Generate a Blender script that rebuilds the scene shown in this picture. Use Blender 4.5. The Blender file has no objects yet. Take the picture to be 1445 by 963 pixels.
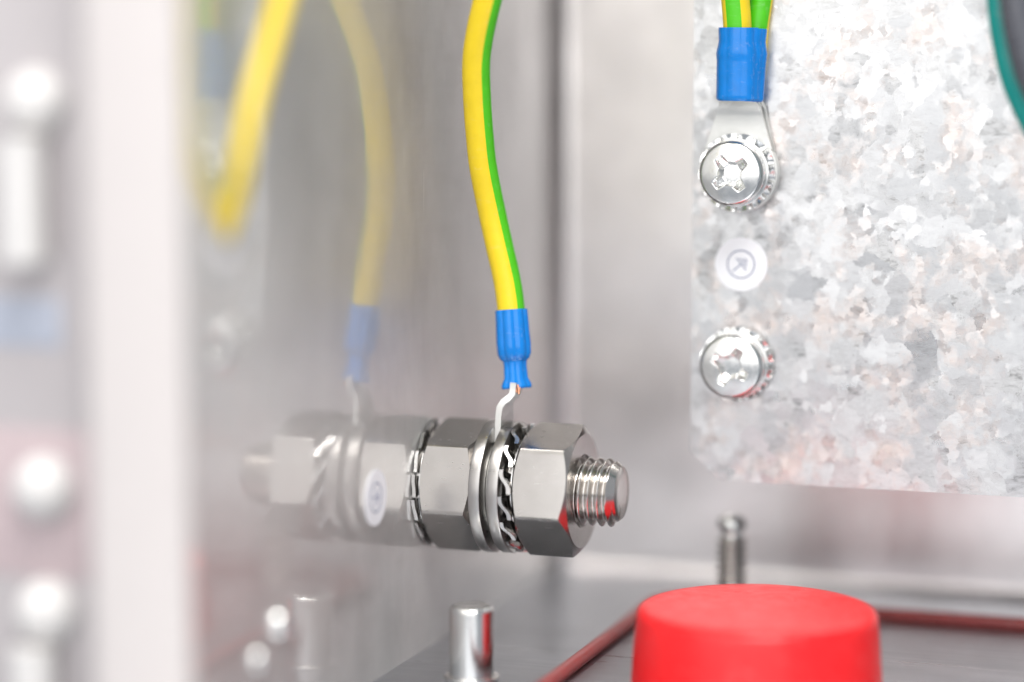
import bpy, math, random
from mathutils import Vector, Matrix, Quaternion
S = 0.001                      # everything below is written in millimetres
scene = bpy.context.scene
C = scene.collection
R = math.radians
TAU = math.tau

# ------------------------------------------------------------------ camera
cd = bpy.data.cameras.new('camera')
cam = bpy.data.objects.new('camera', cd); C.objects.link(cam)
cam.location = (126.38*S, -333.45*S, 60.94*S)
cam.rotation_euler = (R(90-6.392), 0, R(19))
cd.lens = 85.95; cd.sensor_width = 36
cd.clip_start = 0.005; cd.clip_end = 20
cd.dof.use_dof = True
cd.dof.focus_distance = 351*S
cd.dof.aperture_fstop = 3.5
scene.camera = cam

# ------------------------------------------------------------------ light
world = bpy.data.worlds.new('World'); scene.world = world; world.use_nodes = True
bg = world.node_tree.nodes['Background']
bg.inputs['Color'].default_value = (0.86, 0.92, 1.0, 1)
bg.inputs['Strength'].default_value = 0.33

def area(name, loc, target, sx, sy, watts, col):
    l = bpy.data.lights.new(name, 'AREA'); l.shape = 'RECTANGLE'
    l.size = sx*S; l.size_y = sy*S; l.energy = watts; l.color = col
    o = bpy.data.objects.new(name, l); C.objects.link(o)
    o.location = Vector(loc)*S
    o.rotation_euler = (Vector(target)-Vector(loc)).to_track_quat('-Z', 'Y').to_euler()
    return o
area('front_softbox', (40, -800, 390), (40, 0, 390), 1300, 830, 4.0, (1.0, 0.975, 0.955))  # unseen softbox added behind the camera to fill the metal reflections
area('overhead_fill', (230, -350, 760), (30, 0, 10), 420, 420, 5.6, (1.0, 0.98, 0.95))  # added overhead panel, brightens the cap top and the matte parts

vs = scene.view_settings
vs.view_transform = 'Standard'; vs.look = 'None'; vs.gamma = 1.0; vs.exposure = 0.64
vs.use_curve_mapping = False
scene.cycles.max_bounces = 10; scene.cycles.glossy_bounces = 8
scene.cycles.use_denoising = True

# ------------------------------------------------------------------ materials
class NT:
    def __init__(s, name):
        s.m = bpy.data.materials.new(name); s.m.use_nodes = True
        s.t = s.m.node_tree; s.t.nodes.clear()
        s.out = s.n('ShaderNodeOutputMaterial')
    def n(s, typ, **kw):
        nd = s.t.nodes.new(typ)
        for k, v in kw.items():
            if k[0] == '_': setattr(nd, k[1:], v)
        for k, v in kw.items():
            if k[0] != '_':
                sock = nd.inputs[k.replace('__', ' ')] if not k.startswith('i') or not k[1:].isdigit() else nd.inputs[int(k[1:])]
                if hasattr(v, 'is_output'): s.t.links.new(v, sock)
                else: sock.default_value = v
        return nd
    def coord(s, sc=(1, 1, 1), rot=(0, 0, 0)):
        tc = s.n('ShaderNodeTexCoord')
        mp = s.n('ShaderNodeMapping', Vector=tc.outputs['Object'], Scale=sc, Rotation=rot)
        return mp.outputs[0]
    def noise(s, vec, scale, detail=4, rough=0.55):
        return s.n('ShaderNodeTexNoise', Vector=vec, Scale=scale, Detail=detail, Roughness=rough).outputs['Fac']
    def ramp(s, fac, stops):
        r = s.n('ShaderNodeValToRGB', Fac=fac); e = r.color_ramp.elements
        while len(e) < len(stops): e.new(0.5)
        for k, (p, c) in zip(e, stops):
            k.position = p; k.color = (*c, 1) if len(c) == 3 else c
        return r.outputs['Color']
    def rng(s, fac, lo, hi, a=0.0, b=1.0):
        r = s.n('ShaderNodeMapRange', Value=fac); r.inputs['From Min'].default_value = a
        r.inputs['From Max'].default_value = b; r.inputs['To Min'].default_value = lo; r.inputs['To Max'].default_value = hi
        return r.outputs[0]
    def bump(s, h, strength, dist=0.0001):
        b = s.n('ShaderNodeBump', Height=h, Strength=strength, Distance=dist); return b.outputs[0]
    def bsdf(s, **kw):
        return s.n('ShaderNodeBsdfPrincipled', **kw).outputs[0]
    def done(s, sh):
        s.t.links.new(sh, s.out.inputs['Surface']); return s.m
g3 = lambda v: (v, v, v)
MM = 1000.0

def steel(name, col, rough, stretch=(1, 1, 1), grain=0.12, scale=0.6, bumpk=0.15):
    t = NT(name); v = t.coord((MM*stretch[0], MM*stretch[1], MM*stretch[2]))
    n = t.noise(v, scale, 5); n2 = t.noise(t.coord((MM, MM, MM)), 0.12, 3)
    c = t.ramp(n2, [(0.3, tuple(x*0.86 for x in col)), (0.7, col)])
    r = t.rng(n, rough-grain*0.5, rough+grain*0.5, 0.3, 0.7)
    return t.done(t.bsdf(Base__Color=c, Metallic=1.0, Roughness=r, Normal=t.bump(n, bumpk, 0.00005)))

def polished_wall():
    t = NT('polished_stainless_sheet')
    v = t.coord((MM, MM, MM)); brushed = t.coord((MM, MM*0.06, MM*2.2))
    big = t.noise(v, 0.035, 3); gr = t.noise(brushed, 1.2, 4)
    scr = t.ramp(t.noise(t.coord((MM, MM*0.9, MM*0.05), (R(25), 0, 0)), 2.2, 2), [(0.70, g3(0)), (0.76, g3(1))])
    col = t.ramp(big, [(0.3, (0.70, 0.685, 0.675)), (0.7, (0.80, 0.79, 0.775))])
    nrm = t.bump(big, 0.35, 0.0006)
    sharp = t.bsdf(Base__Color=col, Metallic=1.0, Roughness=t.rng(gr, 0.035, 0.085, 0.3, 0.7), Normal=nrm)
    broad = t.bsdf(Base__Color=col, Metallic=1.0, Roughness=t.rng(gr, 0.36, 0.5, 0.3, 0.7), Normal=t.bump(gr, 0.12, 0.0001))
    fac = t.rng(t.noise(v, 0.05, 4), 0.50, 0.70, 0.3, 0.7)
    fac = t.n('ShaderNodeMath', _operation='ADD', _use_clamp=True, i0=fac, i1=t.n('ShaderNodeMath', _operation='MULTIPLY', i0=scr, i1=0.25).outputs[0]).outputs[0]
    metal = t.n('ShaderNodeMixShader', Fac=fac, i1=sharp, i2=broad).outputs[0]
    film = t.bsdf(Base__Color=(0.74, 0.725, 0.70, 1), Roughness=0.7)
    dust = t.rng(t.noise(t.coord((MM, MM, MM*0.35)), 0.06, 5, 0.65), 0.15, 0.42, 0.3, 0.7)
    return t.done(t.n('ShaderNodeMixShader', Fac=dust, i1=metal, i2=film).outputs[0])

def galvanised():
    t = NT('galvanised_spangle')
    base = t.coord((MM, MM, MM))
    wob = t.n('ShaderNodeTexNoise', Vector=base, Scale=0.6, Detail=4.0, Roughness=0.6).outputs['Color']
    wv = t.n('ShaderNodeVectorMath', _operation='MULTIPLY_ADD', i0=wob, i1=(2.4, 2.4, 2.4), i2=base).outputs[0]
    v1 = t.n('ShaderNodeTexVoronoi', Vector=wv, Scale=0.27, Randomness=1.0)
    v2 = t.n('ShaderNodeTexVoronoi', Vector=wv, Scale=0.7, Randomness=1.0)
    sel = t.ramp(t.noise(base, 0.22, 3), [(0.44, g3(0)), (0.56, g3(1))])
    cell = t.n('ShaderNodeMix', _data_type='RGBA', i0=sel, i6=v1.outputs['Color'], i7=v2.outputs['Color']).outputs[2]
    sx = t.n('ShaderNodeSeparateColor', Color=cell)
    val = sx.outputs[0]
    # feathery dendrites inside each crystal, running their own way
    feath = t.noise(t.n('ShaderNodeVectorMath', _operation='MULTIPLY_ADD', i0=cell, i1=(40, 40, 40), i2=t.coord((MM*0.45, MM, MM*1.3), (0, R(35), 0))).outputs[0], 0.9, 6, 0.72)
    mixv = t.n('ShaderNodeMath', _operation='MULTIPLY_ADD', i0=feath, i1=0.80, i2=t.n('ShaderNodeMath', _operation='MULTIPLY', i0=val, i1=0.24).outputs[0]).outputs[0]
    col = t.ramp(mixv, [(0.28, (0.30, 0.30, 0.297)), (0.40, (0.53, 0.53, 0.53)), (0.55, (0.62, 0.622, 0.625)), (0.8, (0.69, 0.692, 0.695))])
    # a few small dark pits and pale ochre patches
    pit = t.ramp(t.noise(base, 0.8, 6, 0.75), [(0.62, g3(0)), (0.70, g3(1))])
    col = t.n('ShaderNodeMix', _data_type='RGBA', i0=t.n('ShaderNodeMath', _operation='MULTIPLY', i0=pit, i1=0.55).outputs[0], i6=col, i7=(0.22, 0.21, 0.20, 1)).outputs[2]
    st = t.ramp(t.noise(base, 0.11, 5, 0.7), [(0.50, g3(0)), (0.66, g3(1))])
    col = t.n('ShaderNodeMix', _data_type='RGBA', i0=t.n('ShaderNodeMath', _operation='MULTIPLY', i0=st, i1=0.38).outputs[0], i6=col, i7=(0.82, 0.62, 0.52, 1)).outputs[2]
    geo = t.n('ShaderNodeNewGeometry').outputs['Normal']
    off = t.n('ShaderNodeVectorMath', _operation='SUBTRACT', i0=cell, i1=(0.5, 0.5, 0.5)).outputs[0]
    off = t.n('ShaderNodeVectorMath', _operation='MULTIPLY', i0=off, i1=(0.10, 0.10, 0.10)).outputs[0]
    nn = t.n('ShaderNodeVectorMath', _operation='NORMALIZE', i0=t.n('ShaderNodeVectorMath', _operation='ADD', i0=geo, i1=off).outputs[0]).outputs[0]
    b = t.n('ShaderNodeBump', Height=feath, Strength=0.10, Distance=0.0001, Normal=nn).outputs[0]
    rough = t.rng(sx.outputs[1], 0.27, 0.42)
    return t.done(t.bsdf(Base__Color=col, Metallic=0.92, Roughness=rough, Normal=b))

def plastic(name, col, rough=0.35, var=0.08, sss=0.0, scale=0.5, spec=0.5):
    t = NT(name); v = t.coord((MM, MM, MM)); n = t.noise(v, scale, 5, 0.6)
    c = t.ramp(n, [(0.3, tuple(x*(1-var) for x in col)), (0.7, tuple(min(1, x*(1+var)) for x in col))])
    f = t.noise(v, 6.0, 3)
    sc = t.ramp(t.noise(t.coord((MM*0.25, MM*1.6, MM), (0, 0, R(30))), 0.9, 5, 0.7), [(0.58, g3(0)), (0.70, g3(1))])
    c = t.n('ShaderNodeMix', _data_type='RGBA', i0=t.n('ShaderNodeMath', _operation='MULTIPLY', i0=sc, i1=0.10).outputs[0], i6=c, i7=(0.75, 0.73, 0.71, 1)).outputs[2]
    kw = dict(Base__Color=c, Roughness=t.rng(n, rough-0.06, rough+0.08, 0.3, 0.7), Normal=t.bump(f, 0.06, 0.00004))
    sh = t.n('ShaderNodeBsdfPrincipled', **kw)
    sh.inputs['Specular IOR Level'].default_value = spec
    if sss:
        sh.inputs['Subsurface Weight'].default_value = sss
        sh.inputs['Subsurface Radius'].default_value = (0.002, 0.0006, 0.0004)
        sh.inputs['Subsurface Scale'].default_value = 1.0
    return t.done(sh.outputs[0])

M = dict(
    wall=polished_wall(),
    back=steel('brushed_back_sheet', (0.92, 0.88, 0.87), 0.33, (1, 1, 0.08), 0.12, 0.5, 0.1),
    floor=steel('brushed_floor_sheet', (0.50, 0.52, 0.555), 0.33, (0.08, 1, 1), 0.14, 0.7, 0.15),
    lip=plastic('pale_painted_edge', (0.64, 0.595, 0.58), 0.5, 0.02),
    nut=steel('machined_stainless', (0.52, 0.50, 0.48), 0.23, (0.5, 1, 1.6), 0.10, 1.6, 0.07),
    washer=steel('blanked_stainless', (0.47, 0.455, 0.44), 0.33, (0.15, 1, 1), 0.14, 1.2, 0.10),
    thread=steel('rolled_thread_steel', (0.60, 0.57, 0.54), 0.2, (1, 1, 1), 0.12, 2.0, 0.2),
    tooth=steel('spring_steel', (0.66, 0.65, 0.64), 0.18, (1, 1, 1), 0.14, 2.0, 0.3),
    zinc=steel('zinc_plated_steel', (0.78, 0.78, 0.765), 0.2, (1, 1, 1), 0.1, 1.0, 0.1),
    tin=steel('tinned_copper', (0.76, 0.76, 0.735), 0.42, (1, 1, 1), 0.1, 1.5, 0.15),
    copper=steel('bare_copper', (0.85, 0.42, 0.26), 0.3, (1, 1, 1), 0.1, 1.5, 0.15),
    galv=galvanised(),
    yellow=plastic('yellow_insulation', (0.95, 0.70, 0.02), 0.36, 0.04),
    green=plastic('green_insulation', (0.09, 0.60, 0.012), 0.36, 0.05),
    blue=plastic('blue_sleeve_plastic', (0.003, 0.22, 0.70), 0.16, 0.08),
    red=plastic('red_cap_plastic', (0.84, 0.011, 0.015), 0.33, 0.03),
    teal=plastic('teal_insulation', (0.0, 0.30, 0.27), 0.34, 0.05),
    grey=plastic('dark_grey_insulation', (0.085, 0.088, 0.105), 0.36, 0.08),
    gasket=plastic('red_brown_rubber', (0.27, 0.04, 0.038), 0.36, 0.15),
    paper=plastic('white_sticker_paper', (0.86, 0.87, 0.90), 0.4, 0.02),
    ink=plastic('grey_blue_ink', (0.16, 0.19, 0.30), 0.5, 0.1),
    white=plastic('white_plastic', (0.70, 0.68, 0.665), 0.35, 0.03),
    bluelab=plastic('pale_blue_sticker', (0.44, 0.47, 0.55), 0.5, 0.1),
    redlab=plastic('dull_red_sticker', (0.53, 0.43, 0.44), 0.5, 0.1),
    door=plastic('pale_door_paint', (0.50, 0.465, 0.47), 0.4, 0.03),
)

# ------------------------------------------------------------------ mesh helpers (mm in, metres out)
class MB:
    def __init__(s): s.v = []; s.f = []
    def add(s, verts, faces):
        b = len(s.v); s.v += [tuple(p) for p in verts]; s.f += [tuple(i+b for i in f) for f in faces]; return s
    def xf(s, m):
        s.v = [tuple(m @ Vector(p)) for p in s.v]; return s
    def grid(s, rows, closed_u=False, closed_v=False, flip=False):
        nu, nv = len(rows), len(rows[0]); b = len(s.v)
        for r in rows: s.v += [tuple(p) for p in r]
        for i in range(nu if closed_u else nu-1):
            for j in range(nv if closed_v else nv-1):
                a, c = i, (i+1) % nu; d, e = j, (j+1) % nv
                q = (b+a*nv+d, b+a*nv+e, b+c*nv+e, b+c*nv+d)
                s.f.append(q[::-1] if flip else q)
        return s
    def build(s, name, mat, parent=None, angle=35, smooth=True, bevel=0):
        me = bpy.data.meshes.new(name)
        me.from_pydata([(x*S, y*S, z*S) for x, y, z in s.v], [], s.f)
        import bmesh
        bm = bmesh.new(); bm.from_mesh(me)
        bmesh.ops.remove_doubles(bm, verts=bm.verts, dist=1e-7)
        if bevel:
            ed = [e for e in bm.edges if len(e.link_faces) == 2 and e.calc_face_angle(0) > R(30)]
            bmesh.ops.bevel(bm, geom=ed, offset=bevel*S, segments=2, affect='EDGES', profile=0.6)
        bmesh.ops.recalc_face_normals(bm, faces=bm.faces)
        bm.to_mesh(me); bm.free()
        if smooth:
            me.shade_smooth(); me.set_sharp_from_angle(angle=R(angle))
        me.materials.append(M[mat] if isinstance(mat, str) else mat)
        o = bpy.data.objects.new(name, me); C.objects.link(o)
        if parent: o.parent = parent
        return o

def box(x0, x1, y0, y1, z0, z1):
    v = [(x, y, z) for x in (x0, x1) for y in (y0, y1) for z in (z0, z1)]
    return MB().add(v, [(0, 1, 3, 2), (4, 6, 7, 5), (0, 4, 5, 1), (2, 3, 7, 6), (0, 2, 6, 4), (1, 5, 7, 3)])

AX = {'x': lambda a, r, f: (a, -r*math.cos(f), r*math.sin(f)),          # f = 0 faces -Y
      'y': lambda a, r, f: (r*math.cos(f), a, r*math.sin(f)),
      'z': lambda a, r, f: (r*math.cos(f), r*math.sin(f), a)}

def lathe(profile, axis='x', n=72, closed=False, mb=None):
    """profile: list of (axial, radius); closed profile = ring, else ends are capped when radius 0."""
    mb = mb or MB(); fn = AX[axis]
    rows = [[fn(a, r, TAU*j/n) for j in range(n)] for a, r in profile]
    mb.grid(rows, closed_u=closed, closed_v=True)
    return mb

def ring_profile(a0, a1, ri, ro, b=0.15):
    k = b*0.3
    return [(a0, ri+b), (a0, ro-b), (a0+k, ro-k), (a0+b, ro), (a1-b, ro), (a1-k, ro-k), (a1, ro-b),
            (a1, ri+b), (a1-b, ri), (a0+b, ri)]

def catmull(pts, per=8):
    P = [Vector(p) for p in pts]; P = [P[0]*2-P[1]] + P + [P[-1]*2-P[-2]]
    out = []
    for i in range(1, len(P)-2):
        for k in range(per):
            t = k/per; a, b, c, d = P[i-1:i+3]
            out.append(0.5*((2*b)+(c-a)*t+(2*a-5*b+4*c-d)*t*t+(3*b-a-3*c+d)*t**3))
    out.append(P[-2]); return out

def frames(path, ref):
    n = len(path); T = [(path[min(i+1, n-1)]-path[max(i-1, 0)]).normalized() for i in range(n)]
    u = (Vector(ref)-T[0]*Vector(ref).dot(T[0])).normalized(); out = []
    for i, t in enumerate(T):
        u = (u-t*u.dot(t)).normalized(); out.append((path[i], u, t.cross(u)))
    return out

def tube(path, r, a0=0, a1=TAU, ref=(0, -1, 0), n=40, twist=0.0, mb=None):
    """sector a0..a1 of a tube; angle 0 points along ref, growing towards t x ref."""
    mb = mb or MB(); fr = frames(path, ref); full = abs(a1-a0-TAU) < 1e-6
    m = n if full else max(3, int(n*(a1-a0)/TAU))
    rows = []
    for i, (p, u, w) in enumerate(fr):
        tw = twist*i/(len(fr)-1); row = []
        for j in range(m if full else m+1):
            a = a0+(a1-a0)*j/m+tw; row.append(p+r*(u*math.cos(a)+w*math.sin(a)))
        rows.append(row)
    mb.grid(rows, closed_v=full)
    if full:
        for row in (rows[0], rows[-1]): mb.add(row, [tuple(range(len(row)))])
    return mb

def tag(o, label=None, cat=None, group=None, kind=None):
    if label: o['label'] = label
    if cat: o['category'] = cat
    if group: o['group'] = group
    if kind: o['kind'] = kind
    return o

def thing(name, loc, label, cat, group=None):
    o = bpy.data.objects.new(name, None); C.objects.link(o)
    o.empty_display_size = 0.003; o.location = Vector(loc)*S
    return tag(o, label, cat, group)

def rel(mb, loc):                                        # world mm -> local to a thing at loc
    return mb.xf(Matrix.Translation(-Vector(loc)))

# ------------------------------------------------------------------ the cabinet
FZ, BY, WX = -24.3, 60.0, -0.7                                     # floor height, back wall depth
rc = 3.0                                                 # bend radius of the folded corners
def slab_profile_extrude(prof, z0, z1, name, mat):
    mb = MB(); mb.grid([[(x, y, z0) for x, y in prof], [(x, y, z1) for x, y in prof]], closed_v=True)
    n = len(prof); mb.add([(x, y, z1) for x, y in prof], [tuple(range(n))]); mb.add([(x, y, z0) for x, y in prof], [tuple(range(n))])
    return mb.build(name, mat, angle=25)

wall = box(WX-1.6, WX, -79.0, BY-rc, FZ-3, 230).build('wall_left', 'wall'); tag(wall, kind='structure')
# front lip of the wall, folded flat towards the opening
lipp = []
for cx_, cy_, s0 in ((-1.7, -79.9, -90), (-1.7, -79.9, 0), (-12.4, -79.9, 90), (-12.4, -79.9, 180)):
    for k in range(5):
        a = R(s0+k*22.5); lipp.append((cx_+1.0*math.cos(a), cy_+1.0*math.sin(a)))
mb = MB(); mb.grid([[(x, y, FZ-3) for x, y in lipp], [(x, y, 230) for x, y in lipp]], closed_v=True)
mb.build('front_lip', 'lip', wall)

# back wall with the rounded corner bend towards the left wall and the floor
bw = MB()
prof = [(WX, BY-rc)]
for k in range(1, 9):
    a = R(180-k*90/8); prof.append((WX+rc+rc*math.cos(a), BY-rc+rc*math.sin(a)))
prof.append((260, BY))
rows = []
for z in (FZ, 230): rows.append([(x, y, z) for x, y in prof])
bw.grid(rows)
rows = []
for z in (FZ-3, 230): rows.append([(x, y+1.6 if i else y, z) for i, (x, y) in enumerate([(WX-1.6, BY-rc-1.0), (WX-1.6, BY), (260, BY)])])
bw.grid(rows)
back = bw.build('wall_back', 'back', angle=50); tag(back, kind='structure')
# floor-to-back bend: a long weld bead with a shallow cove
cove = MB(); rows = []
for x in (WX+rc, 260):
    rows.append([(x, BY-0.02-r_+r_*math.cos(a), FZ+0.02+r_-r_*math.sin(a)) for r_, a in [(1.7, R(k*11.25)) for k in range(9)]])
cove.grid(rows); cove.build('cove_bend', 'back', back, angle=60)

unseen_roof = box(WX-1.6, 260, -79, BY+1.6, 230, 231.6).build('unseen_roof', 'floor'); tag(unseen_roof, kind='structure')  # out of view, added to darken what the nuts' upper faces reflect
floor = box(WX-1.6, 260, -120, BY, FZ-2, FZ).build('floor', 'floor'); tag(floor, kind='structure')
# inset plate framed by the rubber cord
GX, GY = 24.0, 36.5
fp = box(GX+2.0, 250, -119, GY-2.0, FZ+0.01, FZ+0.5)
fp.build('inset_plate', 'floor', floor, bevel=0.15)

gk = [(GX, -118, FZ+1.05), (GX, -60, FZ+1.05), (GX, -10, FZ+1.05), (GX, GY-9, FZ+1.05)]
for k in range(1, 6):
    a = R(180-k*15); gk.append((GX+6+6*math.cos(a), GY-6+6*math.sin(a), FZ+1.05))
gk += [(GX+10, GY, FZ+1.05), (90, GY, FZ+1.05), (160, GY, FZ+1.05), (250, GY, FZ+1.05)]
tag(tube([Vector(p) for p in gk], 1.05, ref=(0, 0, 1), n=20).build('rubber_gasket', 'gasket'),
    'red-brown rubber cord running round the cabinet floor behind the red cap', 'gasket')

# ------------------------------------------------------------------ threaded stud, nuts and washers
def thread_mb(x0, x1, r, pitch, depth, tip=1.2, n=48, per=14, axis='x', core=0.0, mb=None):
    """one continuous helical thread from x0 to x1 with a chamfered tip at x1"""
    L = x1-x0; m = int(L/pitch*per); rows = []; fn = AX[axis]
    for i in range(m+1):
        a = x0+L*i/m; row = []
        for j in range(n):
            f = TAU*j/n; ph = (a/pitch-j/n) % 1.0; h = abs(ph-0.5)*2
            h = min(1, max(0, (h-0.10)/0.72)); rr = r-depth*h
            lim = r-max(0.0, (a-(x1-tip)))*(depth*1.35/tip); rr = min(rr, lim)
            row.append(fn(a, rr, f))
        rows.append(row)
    mb = mb or MB(); mb.grid(rows, closed_v=True)
    re = r-depth*1.35
    for a, rr in ((x1, re*0.93),):
        endr = [[fn(x1+0.0, re, TAU*j/n) for j in range(n)], [fn(x1+0.10, re*0.97, TAU*j/n) for j in range(n)], [fn(x1+0.14, re*0.5, TAU*j/n) for j in range(n)]]
        mb.grid(endr, closed_v=True); mb.add(endr[-1], [tuple(range(n))])
    mb.add(rows[0], [tuple(range(n))])
    return mb

stud = thread_mb(WX, 28.2, 4.95, 1.4, 0.8).build('threaded_stud', 'thread', angle=60)
tag(stud, 'thick threaded steel stud sticking out sideways from the polished wall', 'stud')

def nut_mb(h, af, rhole, rot, n=144):
    ap = af/2; rc_ = ap*0.975; rows = []
    def hexr(f):
        return ap/sum(max(0, math.cos(f-rot-k*TAU/6))**70 for k in range(6))**(1/70)
    cols = []
    t30 = math.tan(R(30)); fn = AX['x']
    for j in range(n):
        f = TAU*j/n; hr = hexr(f); xb = max(0.02, (hr-rc_)*t30)
        cols.append([fn(0.9, rhole, f), fn(0.0, rhole+0.85, f), fn(0, rc_*0.9, f), fn(0, rc_-0.05, f), fn(xb, hr, f), fn(h*0.3, hr, f), fn(h*0.7, hr, f),
                     fn(h-xb, hr, f), fn(h, rc_-0.05, f), fn(h, rc_*0.9, f), fn(h, rhole+0.85, f), fn(h-0.9, rhole, f)])
    return MB().grid(cols, closed_u=True, closed_v=True)

X1, XW1, XR, XW2, XT2, X2 = 0.2, 8.1, 9.9, 10.9, 12.65, 14.4
def put(o, x, y=0, z=0): o.location = (x*S, y*S, z*S); return o
n1 = nut_mb(7.9, 17.0, 4.5, R(13.0)).build('hex_nut', 'nut', angle=18); put(n1, X1)
tag(n1, 'steel hex nut clamped between the wall and the two plain washers', 'nut', 'nuts on the wall stud')
n2 = nut_mb(8.1, 17.0, 4.5, R(14.5)).build('hex_nut', 'nut', angle=18); put(n2, X2)
tag(n2, 'steel hex nut nearest the bare thread end of the wall stud', 'nut', 'nuts on the wall stud')
w1 = lathe(ring_profile(0, 1.8, 5.05, 9.7, 0.3), closed=True, n=96).build('flat_washer', 'washer'); put(w1, XW1)
tag(w1, 'plain steel washer touching the nut on the wall side of the lug', 'washer', 'plain washers on the wall stud')
w2 = lathe(ring_profile(0, 1.75, 5.05, 9.6, 0.3), closed=True, n=96).build('flat_washer', 'washer'); put(w2, XW2)
tag(w2, 'plain steel washer between the ring lug and the serrated washer', 'washer', 'plain washers on the wall stud')

def star_washer(name, x, ri, rr, ro, nt, spread, th, phase, label, axis='x', mat='tooth', loc=(0, 0, 0), group=None, body=0.7):
    root = thing(name, loc, label, 'washer', group)
    fn = AX[axis]
    lathe(ring_profile(x-body/2, x+body/2, ri, rr, 0.1), axis, closed=True, n=64).build('ring', mat, root)
    # one tooth: a thin S-shaped plate, twisted more the further out it reaches
    def tooth(k):
        mb = MB(); rows = []
        for i, t in enumerate((0.0, 0.35, 0.7, 1.0)):
            rad = rr-0.25+(ro-rr+0.25)*t; half = 0.44*TAU/nt; tw = min(1.0, t*1.5)
            top = []; bot = []
            for q in range(9):
                s = -1+q/4.0
                sx = max(-1, min(1, s*1.5)); sx = math.sin(sx*math.pi/2)
                a = phase+k*TAU/nt+half*s
                e = x-spread/2*sx*tw
                top.append(fn(e+th/2, rad, a)); bot.append(fn(e-th/2, rad, a))
            rows.append(top+bot[::-1])
        mb.grid(rows, closed_v=True)
        for r_ in (rows[0], rows[-1]): mb.add(r_, [tuple(range(len(r_)))])
        return mb
    for k in range(nt): tooth(k).build('tooth', mat, root, angle=40)
    return root
star_washer('toothed_washer', -0.25, 5.1, 7.9, 9.4, 16, 0.22, 0.5, 0.1, 'serrated lock washer pressed flat between the wall and the nut', body=0.75, group='serrated washers on the wall stud')
star_washer('toothed_washer', (XT2+X2)/2, 5.1, 7.2, 9.4, 15, 1.3, 0.6, 0.25, 'serrated lock washer with twisted teeth against the end nut', body=0.8, group='serrated washers on the wall stud')

# ------------------------------------------------------------------ cables with ring lugs
def striped_cable(root, loc, pts, r, stripes, ref, per=9, twist=0.0, n=48):
    """yellow insulation with green stripe sectors (a0, a1) in radians"""
    path = catmull([Vector(p)-Vector(loc) for p in pts], per)
    a = 0.0; st = sorted(stripes)
    cur = st[0][1]
    for i, (s0, s1) in enumerate(st):
        tube(path, r, s0, s1, ref, n, twist).build('green_stripe', 'green', root, angle=80)
        nxt = st[(i+1) % len(st)][0]+(TAU if i == len(st)-1 else 0)
        tube(path, r, s1, nxt, ref, n, twist).build('insulation', 'yellow', root, angle=80)

def sleeve(prof, n=96, flat=None, ribs=0, rib=0.0):
    """sleeve about +Z; prof rows (z, rx, ry)"""
    rows = []
    for z, rx, ry in prof:
        rows.append([(rx*math.cos(TAU*j/n)*(1+rib*(abs(math.cos(ribs*math.pi*j/n))-0.7)), ry*math.sin(TAU*j/n)*(1+rib*(abs(math.cos(ribs*math.pi*j/n))-0.7)), z) for j in range(n)])
    return MB().grid(rows, closed_v=True)

def align(mb, p, q):
    d = Vector(q)-Vector(p); m = Matrix.Translation(Vector(p)) @ d.to_track_quat('Z', 'Y').to_matrix().to_4x4()
    return mb.xf(m)

# cable on the wall stud
L0 = (XR+0.5, 0, 0)
cab = thing('ground_cable', L0, 'yellow and green cable hanging to a blue-sleeved ring lug on the wall stud', 'cable', None)
striped_cable(cab, L0, [(11.1, 1.4, 20.2), (10.95, 1.7, 23), (10.72, 2.0, 26), (10.1, 2.1, 30), (9.0, 1.9, 35), (8.0, 1.4, 40.1), (7.3, -0.1, 46), (7.15, -1.2, 50.3),
    (7.3, -3.0, 57), (7.9, -4.6, 63), (10.0, -6.2, 70.1), (13.6, -7.5, 80), (18.6, -8.5, 92), (26, -9, 108), (36, -8, 130), (50, -6, 155)], 2.02,
    [(R(50), R(150))], (0, -1, 0), twist=R(-20))
sp = [(0.0, 0.9, 0.7), (0.0, 2.15, 1.9), (0.25, 2.3, 2.05), (0.7, 2.2, 1.95), (1.5, 1.8, 1.6), (3.2, 1.72, 1.55), (4.0, 1.78, 1.65), (4.4, 2.2, 2.1),
      (5.1, 2.48, 2.38), (6.5, 2.52, 2.45), (9.0, 2.42, 2.38), (11.2, 2.36, 2.34), (11.5, 2.30, 2.28), (11.5, 2.1, 2.08), (10.0, 2.03, 2.03)]
slv = rel(align(sleeve(sp, ribs=8, rib=0.10), (12.0, 0.9, 14.4), (10.75, 2.0, 26.0)), L0)
slv.build('crimp_sleeve', 'blue', cab, angle=32)
# ring and bent tongue of the lug
def ring_lug_mb(th, ri, ro, tongue, width):
    """ring about X, tongue polyline [(x, z)] with given width along Y"""
    mb = lathe(ring_profile(-th/2, th/2, ri, ro, 0.1), 'x', 64, True)
    for i in range(len(tongue)-1): pass
    L, Rr = [], []
    n = len(tongue)
    for i, (x, z, w) in enumerate(tongue):
        a = tongue[max(i-1, 0)]; b = tongue[min(i+1, n-1)]
        d = Vector((b[0]-a[0], b[1]-a[1])).normalized(); nx, nz = -d.y, d.x
        L.append([(x+nx*th/2, -w/2, z+nz*th/2), (x+nx*th/2, w/2, z+nz*th/2), (x-nx*th/2, w/2, z-nz*th/2), (x-nx*th/2, -w/2, z-nz*th/2)])
    mb.grid(L, closed_v=True); mb.add(L[0], [(0, 1, 2, 3)]); mb.add(L[-1], [(0, 1, 2, 3)])
    return mb
lug = ring_lug_mb(0.9, 5.1, 7.2, [(0, 7.0, 6.4), (0, 8.6, 6.0), (-0.05, 10.6, 5.2), (0.05, 12.0, 4.6), (0.5, 12.75, 4.2), (1.2, 13.3, 3.6), (1.7, 13.9, 3.0), (1.8, 15.5, 2.6)], 5)
lug.build('ring_terminal', 'tin', cab, angle=40)
random.seed(4)
cs = MB()
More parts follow.
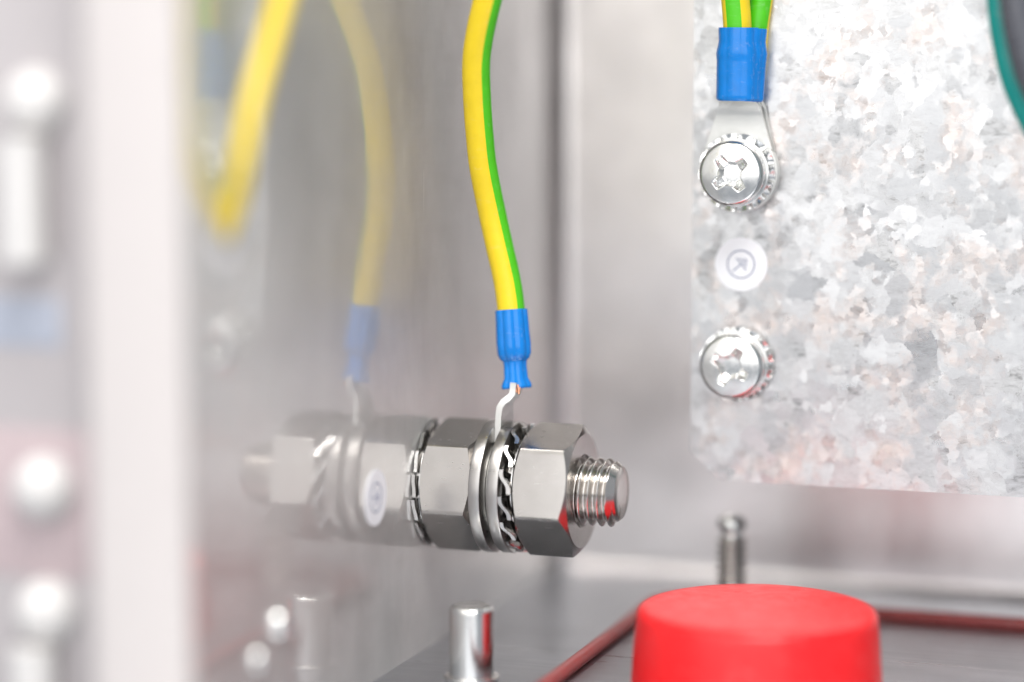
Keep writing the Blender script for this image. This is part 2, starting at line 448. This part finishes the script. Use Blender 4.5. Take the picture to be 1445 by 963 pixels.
for k in range(7):
    a = k*TAU/7; p = Vector((12.4+0.55*math.cos(a), -0.5+0.5*math.sin(a), 15.2)); q = p+Vector((random.uniform(-.2, .4), random.uniform(-.4, .1), -1.5+random.uniform(0, .5)))
    tube([p, (p+q)/2+Vector((.05, 0, 0)), q], 0.17, n=8, mb=cs)
rel(cs, L0).build('copper_strands', 'copper', cab)

# ------------------------------------------------------------------ galvanised plate on the right
PY, PX, PZ = 17.0, 34.2, 0.0
pl = MB(); ch = 4.6
out = [(PX+ch, PZ), (170, PZ), (170, 120), (PX, 120), (PX, PZ+3.9)]
rows = [[(x, PY, z) for x, z in out], [(x, PY+2.0, z) for x, z in out]]
pl.grid(rows, closed_v=True); pl.add(rows[0], [tuple(range(5))]); pl.add(rows[1], [tuple(range(5))])
plate = thing('galvanised_plate', (PX, PY, PZ), 'spangled galvanised steel plate with a clipped lower corner', 'plate')
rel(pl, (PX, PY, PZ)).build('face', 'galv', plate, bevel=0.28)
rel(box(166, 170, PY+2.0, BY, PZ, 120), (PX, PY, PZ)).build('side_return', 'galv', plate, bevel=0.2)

def pan_screw(loc, rot, label):
    root = thing('pan_head_screw', loc, label, 'screw', 'cross-head screws on the plate')
    rad, hh = 4.75, 3.3; n = 112; m = 44; rows = []
    for i in range(m+1):
        r_ = rad*(i/m)**0.8
        row = []
        for j in range(n):
            f = TAU*j/n; x, z = r_*math.cos(f), r_*math.sin(f)
            e = r_/rad; h = hh-0.55*e**2.4-0.55*max(0, (e-0.88)/0.12)**2.2
            c_, s_ = math.cos(rot), math.sin(rot); u = abs(x*c_+z*s_); w = abs(-x*s_+z*c_)
            def arm(l, k):
                half = 0.95-0.16*l; d = max((k-half)/0.22, (l-2.75)/0.35); return max(0, min(1, -d*0.8+0.4))
            core = max(0, min(1, (1.75-math.hypot(x, z))/0.5))
            dep = max(arm(u, w)*min(1, max(0.25, (3.4-u)/2.0)), arm(w, u)*min(1, max(0.25, (3.4-w)/2.0)), core)
            h -= 1.55*dep
            row.append((x, -h, z))
        rows.append(row)
    for a, r_ in ((-1.9, rad*1.0), (-0.25, rad), (0.0, rad-0.2), (0.0, 0.01)):
        rows.append([(r_*math.cos(TAU*j/n), a, r_*math.sin(TAU*j/n)) for j in range(n)])
    hd = MB().grid(rows, closed_v=True).build('head', 'zinc', root, angle=50)
    thread_mb(0.0, 8.5, 2.45, 0.8, 0.45, tip=0.6, n=28, per=8, axis='y').build('shank', 'thread', root, angle=60)
    return root
SA, SB = (41.3, 45.7), (41.1, 17.4)
# upper screw: two lugs, serrated washer, flat collar, head
star_washer('toothed_washer', 0, 2.6, 4.6, 5.7, 14, 0.7, 0.35, 0.0, 'small serrated washer under the screw that holds the lugs', axis='y', mat='zinc', loc=(SA[0], 14.2, SA[1]), body=0.5)
pan_screw((SA[0], 13.0, SA[1]), R(38), 'cross-head screw clamping the blue-sleeved lugs to the plate')
tag(put(lathe(ring_profile(-0.85, 0, 2.6, 5.0, 0.15), 'y', 64, True).build('flat_washer', 'zinc'), SA[0], 13.85, SA[1]), 'small plain washer directly under the lug screw head', 'washer')
star_washer('toothed_washer', 0, 2.6, 4.6, 5.5, 14, 0.7, 0.35, 0.2, 'small serrated washer under the screw below the round sticker', axis='y', mat='zinc', loc=(SB[0], 16.2, SB[1]), body=0.5)
tag(put(lathe(ring_profile(-0.85, 0, 2.6, 4.95, 0.15), 'y', 64, True).build('flat_washer', 'zinc'), SB[0], 15.85, SB[1]), 'small plain washer under the screw head below the round sticker', 'washer')
pan_screw((SB[0], 15.0, SB[1]), R(61), 'cross-head screw in the plate below the round sticker')

def plate_lug(y, x_top, z_top, tilt, label, stripes, cabpts, r):
    loc = (SA[0], y, SA[1]); root = thing('ground_cable', loc, label, 'cable', 'ground cables on the galvanised plate')
    m = Matrix.Rotation(tilt, 4, 'Y')
    lg = ring_lug_mb(0.8, 2.7, 5.9, [(0, 3.4, 10.0), (0, 6.5, 8.0), (0, 8.2, 7.0), (-0.3, 9.5, 6.4), (-1.2, 10.6, 5.4), (-1.8, 11.6, 4.2), (-1.8, 14, 4)], 5)
    # lug plane from X to Y
    lg.xf(m @ Matrix.Rotation(R(90), 4, 'Z')).build('ring_terminal', 'tin', root, angle=40)
    sp2 = [(10.4, 0.6, 0.5), (10.4, 3.05, 2.2), (10.7, 3.3, 2.4), (11.2, 3.3, 2.42), (16.0, 3.32, 2.5), (16.6, 3.38, 2.55), (17.3, 3.42, 2.7), (18.2, 3.2, 2.6), (19.0, 3.05, 2.6), (20.6, 3.15, 2.7), (20.9, 3.1, 2.65), (20.9, 2.9, 2.45), (19.2, 2.3, 2.3)]
    sp2 = [(z, a*0.93, b) for z, a, b in sp2]
    sleeve(sp2, ribs=8, rib=0.05).xf(m @ Matrix.Translation((0, -1.7, 0))).build('crimp_sleeve', 'blue', root, angle=32)
    striped_cable(root, (0, 0, 0), cabpts, r, stripes, (0, -1, 0))
    return root
plate_lug(15.2, 0, 0, R(0.6), 'yellow cable with a green front stripe in the upper blue sleeve on the plate',
          [(R(-32), R(32)), (R(140), R(215))], [(0.0, -1.7, 12), (0.1, -1.8, 16), (0.1, -2, 21), (-0.3, -2.4, 27), (-0.6, -3, 36), (0, -4, 50), (4, -6, 75), (10, -8, 105)], 2.05)
plate_lug(16.4, 0, 0, R(3.2), 'yellow and green cable half hidden behind the other lugged cable on the plate',
          [(R(-60), R(70))], [(1.2, -0.2, 12), (1.8, -0.2, 16), (2.3, -0.1, 21), (3.0, 0.2, 27), (3.6, -0.2, 36), (5, -0.6, 50), (11, -2, 75), (18, -4, 105)], 1.7)

# ------------------------------------------------------------------ round earth stickers
def sticker(loc, frame, label):
    """frame: 3x3 columns = right, up, normal"""
    root = thing('earth_sticker', loc, label, 'sticker', 'round earth-symbol stickers')
    def sheet(pts, z): return [frame @ Vector((x, y, z)) for x, y in pts]
    n = 64; mb = MB(); rr = 3.95
    top = [(rr*math.cos(TAU*j/n), rr*math.sin(TAU*j/n)) for j in range(n)]
    a, b = sheet(top, 0.0), sheet(top, 0.12)
    mb.grid([a, b], closed_v=True); mb.add(b, [tuple(range(n))]); mb.add(a, [tuple(range(n))])
    mb.build('disc', 'paper', root, angle=40)
    ik = MB()
    def ringline(r0, r1):
        rows = []
        for q, z in ((r0, 0.122), (r0, 0.15), (r1, 0.15), (r1, 0.122)):
            rows.append(sheet([(q*math.cos(TAU*j/n), q*math.sin(TAU*j/n)) for j in range(n)], z))
        ik.grid(rows, closed_u=True, closed_v=True)
    def bar(x0, x1, y0, y1):
        v = sheet([(x0, y0), (x1, y0), (x1, y1), (x0, y1)], 0.122)+sheet([(x0, y0), (x1, y0), (x1, y1), (x0, y1)], 0.15)
        ik.add(v, [(0, 1, 2, 3), (4, 5, 6, 7), (0, 1, 5, 4), (1, 2, 6, 5), (2, 3, 7, 6), (3, 0, 4, 7)])
    ringline(1.95, 2.13)
    bar(-0.09, 0.09, 0.02, 1.6); bar(-1.15, 1.15, -0.16, 0.02); bar(-0.75, 0.75, -0.62, -0.45); bar(-0.35, 0.35, -1.05, -0.88)
    ik.build('earth_symbol', 'ink', root, smooth=False)
    return root
q = Matrix.Rotation(R(-130), 3, 'Y')
sticker((41.4, PY, 32.1), (q @ Matrix(((1, 0, 0), (0, 0, -1), (0, 1, 0)))), 'round white earth-symbol sticker on the galvanised plate between two screws')
fr = Matrix.Rotation(R(82), 3, 'X') @ Matrix(((0, 0, 1), (1, 0, 0), (0, 1, 0)))
sticker((WX, -22.7, 1.5), fr, 'round white earth-symbol sticker on the polished wall beside the stud')

# ------------------------------------------------------------------ floor studs, cap
def floor_stud(loc, r, h, threaded, label):
    root = thing('floor_stud', loc, label, 'stud', 'short studs on the cabinet floor')
    if threaded:
        thread_mb(0, h-3.4, r, 1.15, 0.62, tip=0.5, n=36, per=10, axis='z').build('thread', 'thread', root, angle=60)
        lathe([(h-3.4, r*0.66), (h-2.8, r*0.6), (h-2.6, r*0.62), (h-2.1, r*0.86), (h-1.5, r*0.95), (h-0.9, r*0.88), (h-0.45, r*0.70), (h-0.15, r*0.44), (h, r*0.2), (h+0.02, 0.001)], 'z', 36).build('tip', 'zinc', root)
    else:
        lathe([(0, r), (h-0.75, r), (h-0.45, r*0.985), (h-0.2, r*0.93), (h, r*0.80), (h-0.06, r*0.6), (h-0.06, 0.001)], 'z', 64).build('pin', 'zinc', root, angle=40)
    lathe(ring_profile(0, 0.4, r, r+0.8, 0.12), 'z', 48, True).build('collar', 'zinc', root)
    return root
floor_stud((11.6, -17.5, FZ), 3.15, 10.4, False, 'smooth round-edged steel pin standing on the floor beside the left wall')
floor_stud((37.7, 28.0, FZ), 2.4, 17.0, True, 'threaded steel stud with a rounded tip standing behind the red cap')

capl = (50.4, -8.8, FZ)
h = 10.6; rt = 16.6
prof = [(0, rt+0.75), (h*0.5, rt+0.4), (h-1.5, rt+0.05), (h-0.9, rt-0.05), (h-0.45, rt-0.28), (h-0.15, rt-0.7), (h, rt-1.3), (h-0.03, rt-3), (h-0.1, rt*0.6), (h-0.12, rt*0.3), (h-0.12, 0.01)]
cap = lathe(prof, 'z', 128).build('plastic_cap', 'red', angle=50); put(cap, *capl)
cap.location.z += 0.5*S
tag(cap, 'round bright red plastic cap standing on the cabinet floor', 'cap')

# ------------------------------------------------------------------ other cables
tp = [(80.3, 12, 110), (79.4, 10, 90), (78.9, 9, 78), (79.6, 8, 70), (80.5, 8, 64.3), (82.1, 8, 58.5), (85.4, 9, 51.5), (90, 11, 43), (98, 12, 36), (112, 14, 30), (135, 15, 28)]
tag(tube(catmull(tp), 1.9, n=32).build('teal_cable', 'teal'), 'teal insulated cable curving down past the plate beside a dark grey one', 'cable')
gp = [(82.8, 6, 110), (81.6, 5, 90), (81.5, 4, 78), (82.4, 3.5, 70), (83.5, 3.5, 64.3), (85.4, 4, 58.5), (89.6, 6, 51.5), (95, 9, 43), (104, 11, 38), (118, 13.3, 35), (140, 14.6, 34)]
tag(tube(catmull(gp), 2.3, n=32).build('grey_cable', 'grey'), 'dark grey insulated cable lying against the teal cable', 'cable')

NL = (WX, -68.9, 42.2)
near = thing('ground_cable', NL, 'yellow and green cable passing through the polished wall close to its pale front lip', 'cable')
striped_cable(near, NL, [(16, -50, 150), (12.0, -55, 110), (8.3, -60.5, 86), (6.2, -64.8, 73), (5.0, -67.9, 64.7), (3.8, -70.6, 57.2), (2.6, -71.3, 50.6), (1.2, -70.3, 46), (-0.7, -68.9, 42.2), (-2.6, -67.8, 39.5)], 1.2,
              [(R(75), R(150))], (0, -1, 0))

# ------------------------------------------------------------------ rivets on the wall, door hardware past the lip
for (y, z, r, lab) in ((-55.4, -9.2, 1.9, 'larger shiny dome rivet on the polished wall near the lip'), (-61.8, -12.4, 1.4, 'smaller shiny dome rivet low on the polished wall near the lip')):
    tag(put(lathe([(0, r), (0.35*r, r*0.96), (0.62*r, r*0.75), (0.8*r, r*0.4), (0.86*r, 0.001)], 'x', 36).build('dome_rivet', 'zinc', angle=50), WX, y, z), lab, 'rivet', 'dome rivets on the wall')

DY = -72.0
door = thing('cabinet_door', (-50, DY, FZ-3), 'open pale mauve-grey door panel past the bright front lip', 'door')
rel(box(-105, -14.5, DY, DY+2, FZ-3, 230), (-50, DY, FZ-3)).build('panel', 'door', door, bevel=0.3)
rel(box(-107, -104.99, DY-12, DY+2, FZ-3, 230), (-50, DY, FZ-3)).build('edge_fold', 'door', door, bevel=0.3)

def lock_bolt(z, rod, label):
    loc = (-24.0, DY, z); root = thing('locking_bolt', loc, label, 'bolt', 'white-capped bolts on the door')
    prof = [(-4.2*math.cos(R(a))*1.0, 4.2*math.sin(R(a))) for a in range(2, 100, 8)]+[(-0.01, 3.4), (0, 0.01)]
    lathe([(a, max(r, 0.01)) for a, r in prof], 'y', 40).xf(Matrix.Translation((0, 0, 0))).build('knob', 'white', root, angle=60)
    if rod:
        mb = tube([Vector((-0.8, -2.9, -4.0)), Vector((-0.8, -2.9, -12)), Vector((-0.8, -2.9, -19))], 2.9, n=32); mb.build('rod', 'white', root, angle=40)
    return root
lock_bolt(56.6, True, 'white round knob with a rod below, high on the open door')
lock_bolt(9.6, False, 'single white round knob halfway up the open door')
lock_bolt(-5.8, True, 'white round knob with a rod below, low on the open door')
def flat_label(x0, x1, z0, z1, mat, label):
    tag(box(x0, x1, DY-0.15, DY, z0, z1).build('flat_sticker', mat, bevel=0.04), label, 'sticker')
flat_label(-40, -21.5, 27.0, 33.0, 'bluelab', 'pale blue rectangular sticker on the open door below the upper knob')
flat_label(-40, -16.2, -1.5, 17.0, 'redlab', 'dull red rectangular sticker on the open door below the middle knob')
